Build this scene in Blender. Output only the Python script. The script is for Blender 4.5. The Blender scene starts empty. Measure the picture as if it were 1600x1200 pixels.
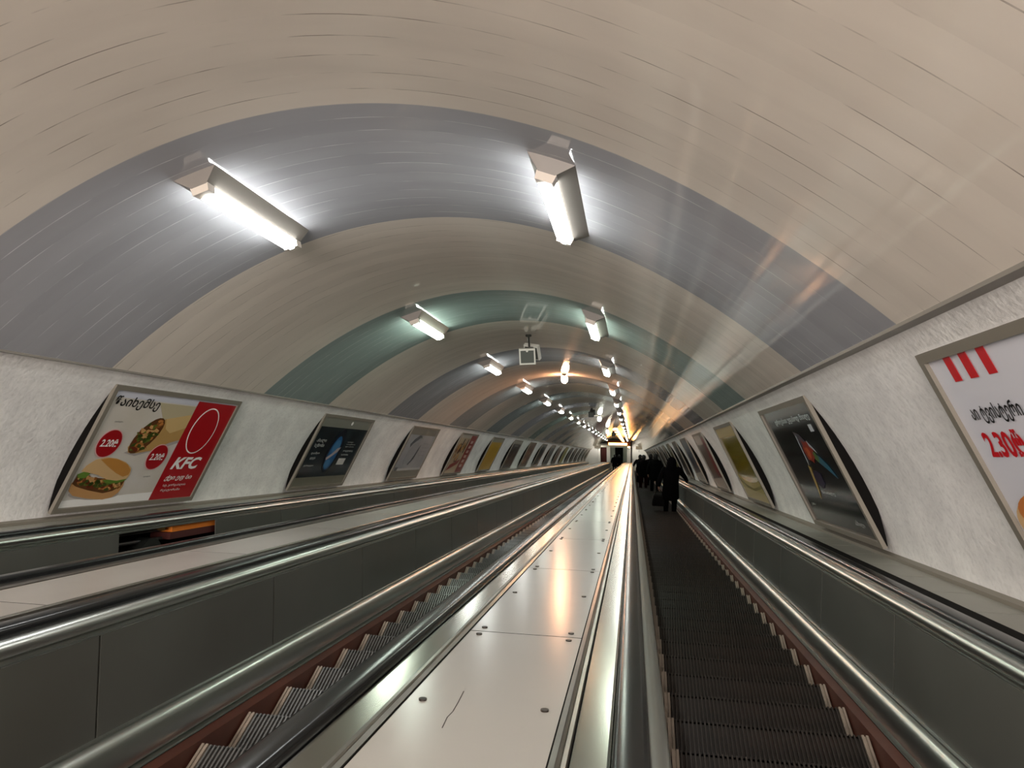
import bpy, bmesh, math, random
from mathutils import Vector, Matrix
random.seed(7)
C = bpy.context.scene.collection
PI = math.pi

# ------------------------------------------------------------------ camera, world, exposure
# the tunnel runs down a 30 degree slope: X = across, n = square to the slope, s = down along the slope
C30, S30 = math.cos(PI / 6), 0.5
SB = 70.0                                   # here the slope ends and the lower landing begins (level)
def T(x, n, s):
    if s <= SB:
        return Vector((x, s * C30 + n * S30, -s * S30 + n * C30))
    return Vector((x, SB * C30 + n * S30 + (s - SB), -SB * S30 + n * C30))
cam_d = bpy.data.cameras.new('camera'); cam = bpy.data.objects.new('camera', cam_d); C.objects.link(cam)
bpy.context.scene.camera = cam
cam_d.sensor_width = 36.0; cam_d.lens = 1077.165 / 1600 * 36.0; cam_d.clip_start = 0.05; cam_d.clip_end = 300
_r, _u, _b = (0.98492, 0.161393, -0.0623286), (-0.0092004, 0.4086094, 0.912663), (0.1727655, -0.8983266, 0.4039325)
CAMX = 1.466
cam.matrix_world = Matrix(((_r[0], _u[0], _b[0], CAMX), (_r[1], _u[1], _b[1], 0), (_r[2], _u[2], _b[2], 0), (0, 0, 0, 1)))
w = bpy.data.worlds.new('world'); bpy.context.scene.world = w; w.use_nodes = True
w.node_tree.nodes['Background'].inputs[0].default_value = (0.5, 0.5, 0.5, 1)
w.node_tree.nodes['Background'].inputs[1].default_value = 0.02
vs = bpy.context.scene.view_settings
vs.view_transform = 'Standard'; vs.look = 'None'; vs.gamma = 1; vs.use_curve_mapping = False
vs.exposure = 1.28
LAMP = 16.0                                  # radiance of the fluorescent tubes
# light of the upper station hall, falling into the tunnel mouth behind the camera
_ld = bpy.data.lights.new('upper_hall_light', 'AREA'); _ld.shape = 'RECTANGLE'; _ld.size = 4.6; _ld.size_y = 1.6; _ld.energy = 380; _ld.color = (1, .89, .82)
_lo = bpy.data.objects.new('upper_hall_light', _ld); C.objects.link(_lo)
_lo.matrix_world = Matrix.Translation(T(0, .15, -6.4)) @ (T(0, 0, 0) - T(0, -.35, 1)).to_track_quat('Z', 'Y').to_matrix().to_4x4()
# ------------------------------------------------------------------ materials
def lin(c):
    return tuple((v / 12.92 if v <= 0.04045 else ((v + 0.055) / 1.055) ** 2.4) for v in c)
def hexc(h):
    return lin(tuple(int(h[i:i + 2], 16) / 255 for i in (0, 2, 4)))
MATS = {}
def mat(name, col, rough=0.5, metal=0.0, spec=0.5, emit=None, es=1.0, coat=0.0, noise=None, bump=None, uvmap=False):
    if name in MATS: return MATS[name]
    m = bpy.data.materials.new(name); m.use_nodes = True; MATS[name] = m
    nt = m.node_tree; b = nt.nodes['Principled BSDF']
    b.inputs['Base Color'].default_value = (*col, 1); b.inputs['Roughness'].default_value = rough
    b.inputs['Metallic'].default_value = metal; b.inputs['Specular IOR Level'].default_value = spec
    b.inputs['Coat Weight'].default_value = coat; b.inputs['Coat Roughness'].default_value = 0.08
    if emit:
        b.inputs['Emission Color'].default_value = (*emit, 1); b.inputs['Emission Strength'].default_value = es
    tc = nt.nodes.new('ShaderNodeTexCoord')
    def nz(scale, detail=4, stretch=None):
        n = nt.nodes.new('ShaderNodeTexNoise'); n.inputs['Scale'].default_value = scale; n.inputs['Detail'].default_value = detail
        mp = nt.nodes.new('ShaderNodeMapping'); nt.links.new(tc.outputs['UV' if uvmap else 'Object'], mp.inputs[0])
        if stretch: mp.inputs['Scale'].default_value = stretch
        nt.links.new(mp.outputs[0], n.inputs['Vector']); return n
    if noise:   # (scale, other colour, amount, stretch)
        n = nz(noise[0], 5, noise[3] if len(noise) > 3 else None)
        cr = nt.nodes.new('ShaderNodeValToRGB'); cr.color_ramp.elements[0].position = 0.35; cr.color_ramp.elements[1].position = 0.7
        cr.color_ramp.elements[0].color = (*col, 1)
        k = noise[2]; cr.color_ramp.elements[1].color = (*[a * (1 - k) + c * k for a, c in zip(col, noise[1])], 1)
        nt.links.new(n.outputs[0], cr.inputs[0]); nt.links.new(cr.outputs[0], b.inputs['Base Color'])
    if bump:    # (scale, strength, distance, stretch)
        n = nz(bump[0], 3, bump[3] if len(bump) > 3 else None)
        bp = nt.nodes.new('ShaderNodeBump'); bp.inputs['Strength'].default_value = bump[1]; bp.inputs['Distance'].default_value = bump[2]
        nt.links.new(n.outputs[0], bp.inputs['Height']); nt.links.new(bp.outputs[0], b.inputs['Normal'])
    return m

def vault_material():
    """glossy plastic slats bent round the vault; UV: u = metres round the arc, v = metres down the slope"""
    m = bpy.data.materials.new('vault_slats'); m.use_nodes = True; nt = m.node_tree; N = nt.nodes; Lk = nt.links
    b = N['Principled BSDF']
    tc = N.new('ShaderNodeTexCoord'); sx = N.new('ShaderNodeSeparateXYZ'); Lk.new(tc.outputs['UV'], sx.inputs[0])
    U, V = sx.outputs[0], sx.outputs[1]
    def M(op, a, c=None, clamp=False):
        n = N.new('ShaderNodeMath'); n.operation = op; n.use_clamp = clamp
        for i, v in enumerate((a, c)):
            if v is None: continue
            if isinstance(v, (int, float)): n.inputs[i].default_value = v
            else: Lk.new(v, n.inputs[i])
        return n.outputs[0]
    P, W, A0 = 3.93, 1.66, 3.08
    k = M('DIVIDE', M('SUBTRACT', V, A0), P)
    fl = M('FLOOR', k); fr = M('MULTIPLY', M('SUBTRACT', k, fl), P)
    band = M('MULTIPLY', M('LESS_THAN', fr, W), M('GREATER_THAN', V, A0 - 0.001))
    # grey of each band differs a little
    ramp = N.new('ShaderNodeValToRGB'); ramp.color_ramp.interpolation = 'CONSTANT'
    Lk.new(M('DIVIDE', M('ADD', fl, 0.5), 18.0), ramp.inputs[0])
    greys = [(.40, .405, .43), (.30, .36, .35), (.34, .34, .36), (.355, .36, .355), (.29, .32, .33)]
    e = ramp.color_ramp.elements
    e[0].position = 0; e[0].color = (*greys[0], 1); e[1].position = 1 / 18; e[1].color = (*greys[1], 1)
    for i in range(2, 18):
        x = e.new(i / 18); x.color = (*greys[i % 5], 1)
    # slats
    SW = 0.1405
    q = M('DIVIDE', M('SUBTRACT', V, A0), SW); qf = M('FLOOR', q); qr = M('SUBTRACT', q, qf)
    line = M('LESS_THAN', M('ABSOLUTE', M('SUBTRACT', qr, 0.5)), 0.5)
    edge = M('GREATER_THAN', M('ABSOLUTE', M('SUBTRACT', qr, 0.5)), 0.483)
    # broken joint lines: noise along the arc, different for each slat
    cmb = N.new('ShaderNodeCombineXYZ'); Lk.new(M('MULTIPLY', U, 3.2), cmb.inputs[0]); Lk.new(M('MULTIPLY', M('FLOOR', M('ADD', q, 0.5)), 7.31), cmb.inputs[1])
    n1 = N.new('ShaderNodeTexNoise'); n1.inputs['Scale'].default_value = 1.0; n1.inputs['Detail'].default_value = 3; Lk.new(cmb.outputs[0], n1.inputs['Vector'])
    brk = M('MULTIPLY', M('SUBTRACT', n1.outputs[0], 0.45), 6.0, True)
    joint = M('MULTIPLY', edge, brk)
    # per slat tone
    wn = N.new('ShaderNodeTexWhiteNoise'); wn.noise_dimensions = '1D'; Lk.new(qf, wn.inputs['W'])
    tone = M('ADD', M('MULTIPLY', wn.outputs['Value'], 0.07), 0.965)
    n2 = N.new('ShaderNodeTexNoise'); n2.inputs['Scale'].default_value = 1.6; n2.inputs['Detail'].default_value = 5
    mp = N.new('ShaderNodeMapping'); mp.inputs['Scale'].default_value = (0.6, 3, 1); Lk.new(tc.outputs['UV'], mp.inputs[0]); Lk.new(mp.outputs[0], n2.inputs['Vector'])
    tone2 = M('ADD', M('MULTIPLY', n2.outputs[0], 0.24), 0.88)
    mix = N.new('ShaderNodeMix'); mix.data_type = 'RGBA'; Lk.new(band, mix.inputs[0]); mix.inputs[6].default_value = (.78, .715, .635, 1); Lk.new(ramp.outputs[0], mix.inputs[7])
    mul = N.new('ShaderNodeVectorMath'); mul.operation = 'SCALE'; Lk.new(mix.outputs[2], mul.inputs[0]); Lk.new(M('MULTIPLY', tone, tone2), mul.inputs[3])
    # joints: dark on beige; on grey, painted pale as edges catching light
    jc = N.new('ShaderNodeMix'); jc.data_type = 'RGBA'; Lk.new(band, jc.inputs[0]); jc.inputs[6].default_value = (.20, .16, .13, 1); jc.inputs[7].default_value = (.80, .81, .82, 1)
    fin = N.new('ShaderNodeMix'); fin.data_type = 'RGBA'; Lk.new(M('MULTIPLY', joint, 0.75), fin.inputs[0]); Lk.new(mul.outputs[0], fin.inputs[6]); Lk.new(jc.outputs[2], fin.inputs[7])
    Lk.new(fin.outputs[2], b.inputs['Base Color'])
    # bump: slats slightly cupped + warped sheets
    cup = M('MULTIPLY', M('POWER', M('ABSOLUTE', M('SUBTRACT', M('MULTIPLY', qr, 2.0), 1.0)), 4.0), -0.0002)
    wv = N.new('ShaderNodeTexNoise'); wv.inputs['Scale'].default_value = 1.0; wv.inputs['Detail'].default_value = 2
    c2 = N.new('ShaderNodeCombineXYZ'); Lk.new(M('MULTIPLY', U, 1.3), c2.inputs[0]); Lk.new(M('MULTIPLY', qf, 0.37), c2.inputs[1]); Lk.new(c2.outputs[0], wv.inputs['Vector'])
    h = M('ADD', cup, M('MULTIPLY', wv.outputs[0], 0.0045))
    bp = N.new('ShaderNodeBump'); bp.inputs['Strength'].default_value = 1.0; bp.inputs['Distance'].default_value = 1.0; Lk.new(h, bp.inputs['Height']); Lk.new(bp.outputs[0], b.inputs['Normal'])
    b.inputs['Roughness'].default_value = 0.06; b.inputs['Specular IOR Level'].default_value = 0.5
    return m

def stucco_material():
    m = bpy.data.materials.new('white_stucco'); m.use_nodes = True; nt = m.node_tree; N = nt.nodes; Lk = nt.links
    b = N['Principled BSDF']; b.inputs['Roughness'].default_value = 0.75; b.inputs['Specular IOR Level'].default_value = 0.2
    tc = N.new('ShaderNodeTexCoord'); mp = N.new('ShaderNodeMapping'); Lk.new(tc.outputs['UV'], mp.inputs[0])
    a = N.new('ShaderNodeTexNoise'); a.inputs['Scale'].default_value = 2.2; a.inputs['Detail'].default_value = 8; a.inputs['Roughness'].default_value = .68
    c = N.new('ShaderNodeTexNoise'); c.inputs['Scale'].default_value = 28; c.inputs['Detail'].default_value = 4
    for n in (a, c): Lk.new(mp.outputs[0], n.inputs['Vector'])
    r1 = N.new('ShaderNodeValToRGB'); r1.color_ramp.elements[0].position = .3; r1.color_ramp.elements[1].position = .62
    r1.color_ramp.elements[0].color = (.70, .69, .68, 1); r1.color_ramp.elements[1].color = (.90, .89, .87, 1); Lk.new(a.outputs[0], r1.inputs[0])
    r2 = N.new('ShaderNodeValToRGB'); r2.color_ramp.elements[0].position = .33; r2.color_ramp.elements[1].position = .48
    r2.color_ramp.elements[0].color = (.6, .6, .6, 1); r2.color_ramp.elements[1].color = (1, 1, 1, 1); Lk.new(c.outputs[0], r2.inputs[0])
    mx = N.new('ShaderNodeMix'); mx.data_type = 'RGBA'; mx.blend_type = 'MULTIPLY'; mx.inputs[0].default_value = .25
    Lk.new(r1.outputs[0], mx.inputs[6]); Lk.new(r2.outputs[0], mx.inputs[7]); Lk.new(mx.outputs[2], b.inputs['Base Color'])
    bp = N.new('ShaderNodeBump'); bp.inputs['Strength'].default_value = .6; bp.inputs['Distance'].default_value = .008
    ad = N.new('ShaderNodeMath'); ad.operation = 'ADD'; Lk.new(a.outputs[0], ad.inputs[0]); Lk.new(c.outputs[0], ad.inputs[1]); Lk.new(ad.outputs[0], bp.inputs['Height'])
    Lk.new(bp.outputs[0], b.inputs['Normal'])
    return m

CEIL = vault_material(); STUC = stucco_material()
ALU = mat('polished_aluminium', (.60, .62, .59), .30, 1.0, bump=(3, .12, .004, (.3, .3, .3)))
ALU2 = mat('dull_aluminium_strip', (.34, .32, .29), .32, 1.0, noise=(6, (.2, .17, .14), .5))
RUB = mat('black_rubber_handrail', (.009, .010, .011), .22, 0, .5)
PANEL = mat('grey_laminate_panel', (.078, .080, .070), .28, 0, .5, noise=(1.3, (.105, .112, .10), .7))
ENAM = mat('white_enamel_cover', (.45, .46, .44), .2, 0, .12, noise=(1.4, (.38, .39, .37), .6))
STONE = mat('pale_cover_plate', (.42, .40, .37), .3, 0, .4, noise=(2.5, (.32, .30, .275), .7))
LEDGE = mat('greenish_ledge_tile', (.30, .30, .26), .4, 0, .5, noise=(4, (.27, .26, .22), .7))
DARK = mat('dark_gap', (.006, .0055, .005), .8, spec=.08)
SKIRT = mat('red_brown_skirt', (.115, .036, .022), .45, noise=(3, (.05, .018, .013), .6))
STEPM = mat('dark_step_metal', (.020, .017, .014), .5, .3, noise=(5, (.035, .02, .014), .8))
RIBM = mat('worn_step_rib', (.05, .042, .036), .42, .4)
RIBG = mat('grey_step_rib', (.17, .17, .165), .4, .5)
STRIP = mat('pale_step_edge', (.30, .25, .20), .5)
FRAME = mat('brown_grey_frame', (.21, .19, .155), .5, .1)
TRIM = mat('dark_trim', (.06, .055, .05), .5)
LIST = mat('grey_beading', (.26, .24, .21), .4)
SCREW = mat('blackened_screw', (.03, .025, .02), .4, .6)
WHITEP = mat('white_paint', (.70, .70, .68), .5)
CONC = mat('grey_terrazzo', (.25, .24, .22), .35, noise=(3, (.2, .19, .17), .6))

# ------------------------------------------------------------------ mesh helpers
class MB:
    def __init__(s): s.v = []; s.f = []; s.uv = []; s.mi = []
    def quad(s, pts, uv=None, mi=0):
        i = len(s.v); s.v += [Vector(p) for p in pts]; s.f.append(tuple(range(i, i + len(pts)))); s.uv.append(uv or [(0, 0)] * len(pts)); s.mi.append(mi)
    def hexa(s, p, mi=0):   # p: 8 points, bottom 4 then top 4
        i = len(s.v); s.v += [Vector(a) for a in p]
        for f in ((0, 3, 2, 1), (4, 5, 6, 7), (0, 1, 5, 4), (1, 2, 6, 5), (2, 3, 7, 6), (3, 0, 4, 7)):
            s.f.append(tuple(i + k for k in f)); s.uv.append([(0, 0)] * 4); s.mi.append(mi)
    def tbox(s, x0, x1, n0, n1, s0, s1, mi=0):   # box in tunnel coordinates
        s.hexa([T(x0, n0, s0), T(x1, n0, s0), T(x1, n0, s1), T(x0, n0, s1), T(x0, n1, s0), T(x1, n1, s0), T(x1, n1, s1), T(x0, n1, s1)], mi)
    def box(s, x0, x1, y0, y1, z0, z1, mi=0):
        s.hexa([(x0, y0, z0), (x1, y0, z0), (x1, y1, z0), (x0, y1, z0), (x0, y0, z1), (x1, y0, z1), (x1, y1, z1), (x0, y1, z1)], mi)
    def tube(s, a, b, r, seg=10, r2=None, mi=0):
        a, b = Vector(a), Vector(b); d = (b - a).normalized(); u = d.orthogonal().normalized(); v = d.cross(u); r2 = r if r2 is None else r2
        i = len(s.v)
        for p, rr in ((a, r), (b, r2)):
            for k in range(seg):
                t = 2 * PI * k / seg; s.v.append(p + (u * math.cos(t) + v * math.sin(t)) * rr)
        for k in range(seg):
            k2 = (k + 1) % seg; s.f.append((i + k, i + k2, i + seg + k2, i + seg + k)); s.uv.append([(0, 0)] * 4); s.mi.append(mi)
        s.f.append(tuple(i + k for k in reversed(range(seg)))); s.uv.append([(0, 0)] * seg); s.mi.append(mi)
        s.f.append(tuple(i + seg + k for k in range(seg))); s.uv.append([(0, 0)] * seg); s.mi.append(mi)
    def sweep(s, prof, stations, closed=False, uv=None):   # prof: (x, n) list, each station a slope distance
        i = len(s.v); m = len(prof)
        acc = [0]
        for a, b in zip(prof, prof[1:]): acc.append(acc[-1] + math.hypot(b[0] - a[0], b[1] - a[1]))
        for st in stations:
            for (x, n) in prof: s.v.append(T(x, n, st))
        for j in range(len(stations) - 1):
            for k in range(m if closed else m - 1):
                k2 = (k + 1) % m
                s.f.append((i + j * m + k, i + j * m + k2, i + (j + 1) * m + k2, i + (j + 1) * m + k))
                ua, ub = acc[k], acc[k2] if k2 else acc[k]
                s.uv.append([(ua, stations[j]), (ub, stations[j]), (ub, stations[j + 1]), (ua, stations[j + 1])]); s.mi.append(0)
        if closed:
            s.f.append(tuple(i + k for k in range(m))); s.uv.append([(0, 0)] * m); s.mi.append(0)
            j = len(stations) - 1
            s.f.append(tuple(i + j * m + k for k in reversed(range(m)))); s.uv.append([(0, 0)] * m); s.mi.append(0)
    def build(s, name, mats, parent=None, smooth=False, origin=None, fix=True):
        me = bpy.data.meshes.new(name)
        o0 = Vector(origin) if origin is not None else Vector((0, 0, 0))
        me.from_pydata([tuple(v - o0) for v in s.v], [], s.f)
        ul = me.uv_layers.new(name='UVMap'); k = 0; flat = [c for f in s.uv for c in f]
        for i, c in enumerate(flat): ul.data[i].uv = c
        for m in (mats if isinstance(mats, (list, tuple)) else [mats]): me.materials.append(m)
        for p, mi in zip(me.polygons, s.mi): p.material_index = mi
        if fix:
            bm = bmesh.new(); bm.from_mesh(me); bmesh.ops.recalc_face_normals(bm, faces=bm.faces)
            bm.to_mesh(me); bm.free()
        if smooth:
            for p in me.polygons: p.use_smooth = True
            try: me.set_sharp_from_angle(angle=math.radians(40))
            except Exception: pass
        me.update()
        o = bpy.data.objects.new(name, me); C.objects.link(o)
        if parent is not None:
            o.parent = parent
            if origin is not None: o.location = o0 - parent.location
            else: o.matrix_parent_inverse = parent.matrix_basis.inverted()
        elif origin is not None: o.location = o0
        return o
def tag(o, label=None, cat=None, group=None, kind=None):
    for k, v in (('label', label), ('category', cat), ('group', group), ('kind', kind)):
        if v: o[k] = v
    return o
def empty(name, loc=(0, 0, 0), rot=None):
    o = bpy.data.objects.new(name, None); C.objects.link(o); o.empty_display_size = .2
    if rot is not None:
        m = rot.to_4x4(); m.translation = Vector(loc); o.matrix_basis = m
    else: o.location = loc
    return o
def frange(a, b, st):
    n = max(1, int(round((b - a) / st))); return [a + (b - a) * i / n for i in range(n + 1)]
def copy_obj(o, parent=None):
    c = o.copy(); C.objects.link(c)
    if parent is not None: c.parent = parent
    return c
def copy_tree(o, parent=None):
    kids = [k for k in o.children]
    c = copy_obj(o, parent)
    for k in kids: copy_tree(k, c)
    return c

S0 = -7.0
STN = frange(S0, SB, 1.1)
STALL = STN + [SB + 1.0, SB + 4, SB + 8.0]
# ------------------------------------------------------------------ setting: vault, walls, landing
EN, ER, EE = -75.0535, 14.9299, 5.1414
def vn(x): return EN + EE * math.sqrt(ER * ER - x * x)
XS = 2.56
prof = [(-XS + 2 * XS * i / 48, vn(-XS + 2 * XS * i / 48)) for i in range(49)]
mb = MB(); mb.sweep(prof, STALL); ceil = mb.build('ceiling', CEIL, smooth=True, fix=False); tag(ceil, kind='structure')
for p in ceil.data.polygons: p.flip()
WB = (3.29, -.667); WT = (2.60, vn(XS) + .01)
def wallp(sd):
    out = []
    for i in range(13):
        t = i / 12; x = WT[0] + (WB[0] - WT[0]) * t; n = WT[1] + (WB[1] - WT[1]) * t
        b = .085 * 4 * t * (1 - t); out.append((sd * (x + b * .88), n + b * .48))
    return out
for sd, nm in ((-1, 'wall_left'), (1, 'wall_right')):
    p = wallp(sd) + [(sd * 3.30, -1.2), (sd * 3.30, -2.6)]
    mb = MB(); mb.sweep(p, STALL); tag(mb.build(nm, STUC, smooth=True), kind='structure')
for sd, nm in ((-1, 'trim_1'), (1, 'trim_2')):
    x, n = XS, vn(XS)
    mb = MB(); mb.sweep([(sd * (x - .014), n + .006), (sd * (x + .06), n + .03), (sd * (x + .06), n - .004), (sd * (x - .010), n - .008)], STALL, closed=True)
    tag(mb.build(nm, LIST), kind='structure')
# concrete under the escalators
mb = MB(); mb.sweep([(-3.35, -2.5), (3.35, -2.5), (3.35, -2.6), (-3.35, -2.6)], STN, closed=True)
tag(mb.build('floor', DARK), kind='structure')
FZ = T(0, -1.40, SB).z; FY = T(0, -1.40, SB).y
mb = MB(); mb.box(-3.35, 3.35, FY - .02, FY + 9, FZ - .15, FZ); tag(mb.build('floor_landing', CONC), kind='structure')
# ------------------------------------------------------------------ balustrades and escalators
PITCH = 2.1646
def swp(name, pr, m, parent, a=S0, b=SB, closed=False, smooth=True, label=None):
    q = MB(); q.sweep(pr, frange(a, b, 1.1), closed); o = q.build(name, m, parent, smooth=smooth)
    if label: o['label'] = label
    return o
NT = 0.403
def step_meshes(ribmat):
    b = MB(); b.box(-.5, .5, -.349, 0, -.03, 0); b.hexa([(-.5, -.012, -.225), (.5, -.012, -.225), (.5, 0.0, -.225), (-.5, 0.0, -.225), (-.5, -.012, 0), (.5, -.012, 0), (.5, 0, 0), (-.5, 0, 0)])
    for k in range(44):
        x = -.455 + .91 * k / 43
        b.box(x - .0045, x + .0045, -.345, .002, 0, .011, 1)
        b.box(x - .0045, x + .0045, 0, .008, -.2, .0, 1)
    me = b.build('tmp', [STEPM, ribmat]); m1 = me.data; bpy.data.objects.remove(me)
    b = MB()
    pr = [(-.0165, 0), (.0165, 0), (.0165, .014), (.0045, .014), (.0045, .004), (-.0045, .004), (-.0045, .014), (-.0165, .014)]
    for y in (-.345, .003): b.v += [Vector((x, y, z)) for x, z in pr]
    for k in range(8): b.f.append((k, (k + 1) % 8, 8 + (k + 1) % 8, 8 + k)); b.uv.append([(0, 0)] * 4); b.mi.append(0)
    for o_ in (0, 8):
        for q_ in ((0, 5, 6, 7), (0, 1, 4, 5), (1, 2, 3, 4)): b.f.append(tuple(o_ + i for i in q_)); b.uv.append([(0, 0)] * 4); b.mi.append(0)
    me = b.build('tmp', STRIP); m2 = me.data; bpy.data.objects.remove(me)
    return m1, m2
def escalator(cx, label, ribmat, noff, steps=True, gap=None, nind=100):
    root = empty('escalator', T(cx, -1.40, 0)); tag(root, label, 'escalator', 'escalators running down the tunnel')
    bpy.context.view_layer.update()
    for sd in (-1, 1):
        X = lambda u: cx + sd * u
        q = [(X(.655), -.690), (X(.651), -.668), (X(.654), -.655), (X(.661), -.647), (X(.672), -.643), (X(.698), -.641), (X(.722), -.6415), (X(.730), -.644), (X(.735), -.649), (X(.7365), -.657), (X(.7365), -.700), (X(.66), -.700)]
        swp('handrail', q, RUB, root, closed=True)
        # upper moulding: half round nosing below the rail plus two thin beads
        arc = [(X(.625 + .032 * math.sin(a) * -1 + .0), -.712 + .034 * math.cos(a)) for a in [PI * k / 10 for k in range(11)]]
        arc = [(X(.66), -.680)] + [(X(.640 - .038 * math.sin(a)), -.712 + .032 * math.cos(a)) for a in [PI * k / 10 for k in range(11)]]
        arc += [(X(.634), -.747), (X(.628), -.750), (X(.628), -.756), (X(.634), -.759), (X(.634), -.764), (X(.628), -.767), (X(.630), -.773), (X(.66), -.776)]
        swp('upper_moulding', arc, ALU, root)
        arc = [(X(.612), -1.165), (X(.596), -1.168), (X(.594), -1.175)] + [(X(.600 - .052 * math.sin(a)), -1.262 + .084 * math.cos(a)) for a in [PI * k / 14 for k in range(15)]]
        arc += [(X(.585), -1.350), (X(.570), -1.354), (X(.566), -1.362), (X(.574), -1.37), (X(.60), -1.372)]
        swp('lower_moulding', arc, ALU, root)
        swp('skirt', [(X(.565), -1.365), (X(.512), -1.375), (X(.508), -1.75), (X(.53), -1.75)], SKIRT, root, smooth=False)
        # inner panel with open seams every 1.37 m
        mbf = MB(); seam = [3.90 + 1.37 * k for k in range(-8, 50)]
        edges = [S0] + [x for x in seam if S0 < x < SB] + [SB]
        for a, b in zip(edges, edges[1:]):
            if gap and sd < 0 and gap[0] < (a + b) / 2 < gap[1]: continue
            pts = [(.628, -.772), (.640, -.772), (.622, -1.168), (.610, -1.168)]
            far = b > 60 or a < -2.7
            mbp = mbf if far else MB()
            mbp.sweep([(X(u), n) for u, n in pts], [a + .006, b - .006], closed=True)
            if not far: mbp.build('inner_panel', PANEL, root)
        tag(mbf.build('far_inner_panels', PANEL, root), kind='stuff')
        swp('backing', [(X(.665), -.76), (X(.665), -1.2)] if not (gap and sd < 0) else [(X(.98), -.70), (X(.98), -1.9)], DARK, root)
    if steps:
        m1, m2 = step_meshes(ribmat)
        n = 0; s = noff
        while s - NT > -1.0: s -= NT
        first = None
        while n < nind and s < SB - .2:
            o = bpy.data.objects.new('step', m1); C.objects.link(o); o.parent = root; o.location = T(cx, -1.40, s) - root.location
            for ex in (-.484, .484):
                e = bpy.data.objects.new('edge_strip', m2); C.objects.link(e); e.parent = o; e.location = (ex, 0, 0); e['label'] = 'pale strip at the end of the tread'
            s += NT; n += 1
        rest = MB()
        while s < SB:
            p = T(cx, -1.40, s); rest.box(p.x - .5, p.x + .5, p.y - .349, p.y, p.z - .23, p.z, 0)
            for sd in (-1, 1): rest.box(p.x + sd * .484 - .016, p.x + sd * .484 + .016, p.y - .345, p.y + .002, p.z, p.z + .014, 1)
            s += NT
        tag(rest.build('far_steps', [STEPM, STRIP], root), kind='stuff')
    else:
        rest = MB(); s = noff
        while s - NT > -1.0: s -= NT
        while s < SB:
            p = T(cx, -1.40, s); rest.box(p.x - .5, p.x + .5, p.y - .349, p.y, p.z - .23, p.z, 0); s += NT
        tag(rest.build('steps', STEPM, root), kind='stuff')
    return root
escalator(PITCH, 'right-hand descending escalator with dark brown steps and people riding on it', RIBM, 4.35)
escalator(0.0, 'middle escalator with grey ribbed steps and long dark grey side panel', RIBG, 3.487)
escalator(-PITCH, 'left-hand escalator by the far wall, one side panel missing', RIBM, 3.4, steps=False, gap=(5.2, 6.6))

def median(cx, label, m, off, edge_m):
    root = empty('balustrade_deck', T(cx, -.70, 0)); tag(root, label, 'escalator deck', 'decks between the escalators')
    bpy.context.view_layer.update()
    swp('base_plate', [(cx - .21, -.6677), (cx + .21, -.6677), (cx + .36, -.705), (cx + .36, -.72), (cx - .36, -.72), (cx - .36, -.705)], DARK, root, closed=True, smooth=False)
    k = 0; s = off
    while s > S0: s -= 1.485
    scr = None
    while s < SB - 1:
        if s > -2.5:
            b = MB(); b.tbox(cx - .207, cx + .207, -.672, -.667, s + .005, s + 1.480)
            pl = b.build('cover_plate', m, root, origin=T(cx, -.69, s))
            if s < 24 and m is ENAM:
                for u in (-.165, .165):
                    for ds in (.05, .74, 1.435):
                        p = T(cx + u, -.667, s + ds); q2 = T(cx + u, -.6625, s + ds)
                        if scr is None:
                            sb = MB(); sb.tube(p, q2, .011, 10); scr = sb.build('screw', SCREW, origin=p); scr.parent = pl; scr.location = p - T(cx, -.69, s)
                        else:
                            c = copy_obj(scr, pl); c.location = p - T(cx, -.69, s)
        s += 1.485
    for sd in (-1, 1):
        X = lambda u: cx + sd * u
        swp('bead', [(X(.212), -.690), (X(.212), -.664), (X(.226), -.661), (X(.232), -.667), (X(.235), -.672), (X(.239), -.664), (X(.249), -.664), (X(.253), -.690)], ALU2, root)
        swp('edge_strip', [(X(.255), -.70), (X(.255), -.677), (X(.335), -.671), (X(.342), -.675), (X(.342), -.70)], edge_m, root, smooth=False)
    return root
median(PITCH / 2, 'deck of screwed glossy white plates between the middle and right escalators', ENAM, 2.607, mat('pale_edge_strip', (.40, .385, .34), .20, 1.0))
median(-PITCH / 2, 'deck of dull pinkish-grey plates between the left and middle escalators', STONE, 2.52, ALU2)
for sd in (1, -1):
    cx = sd * PITCH
    nm = 'narrow tiled ledge along the right wall beside the handrail' if sd > 0 else 'narrow ledge along the left wall under the posters'
    root = empty('wall_ledge', T(sd * 3.1, -.70, 0)); tag(root, nm, 'ledge', 'ledges along the tunnel walls'); bpy.context.view_layer.update()
    X = lambda u: cx + sd * u
    swp('edge_strip', [(X(.745), -.70), (X(.745), -.674), (X(.850), -.672), (X(.850), -.70)], ALU2, root, closed=True, smooth=False)
    b = MB(); s = 4.05 - .49 * 22
    while s < SB - .5:
        b.tbox(min(X(.853), X(1.125)), max(X(.853), X(1.125)), -.70, -.667, s + .004, s + .486); s += .49
    b.build('tile_course', LEDGE, root)
    swp('skirting', [(X(1.085), -.667), (X(1.085), -.645), (X(1.13), -.62), (X(1.13), -.70)], FRAME, root, closed=True, smooth=False)
    swp('support', [(X(.77), -.6685), (X(1.128), -.6685), (X(1.128), -2.4), (X(1.10), -2.4)], DARK, root, smooth=False)
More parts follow.
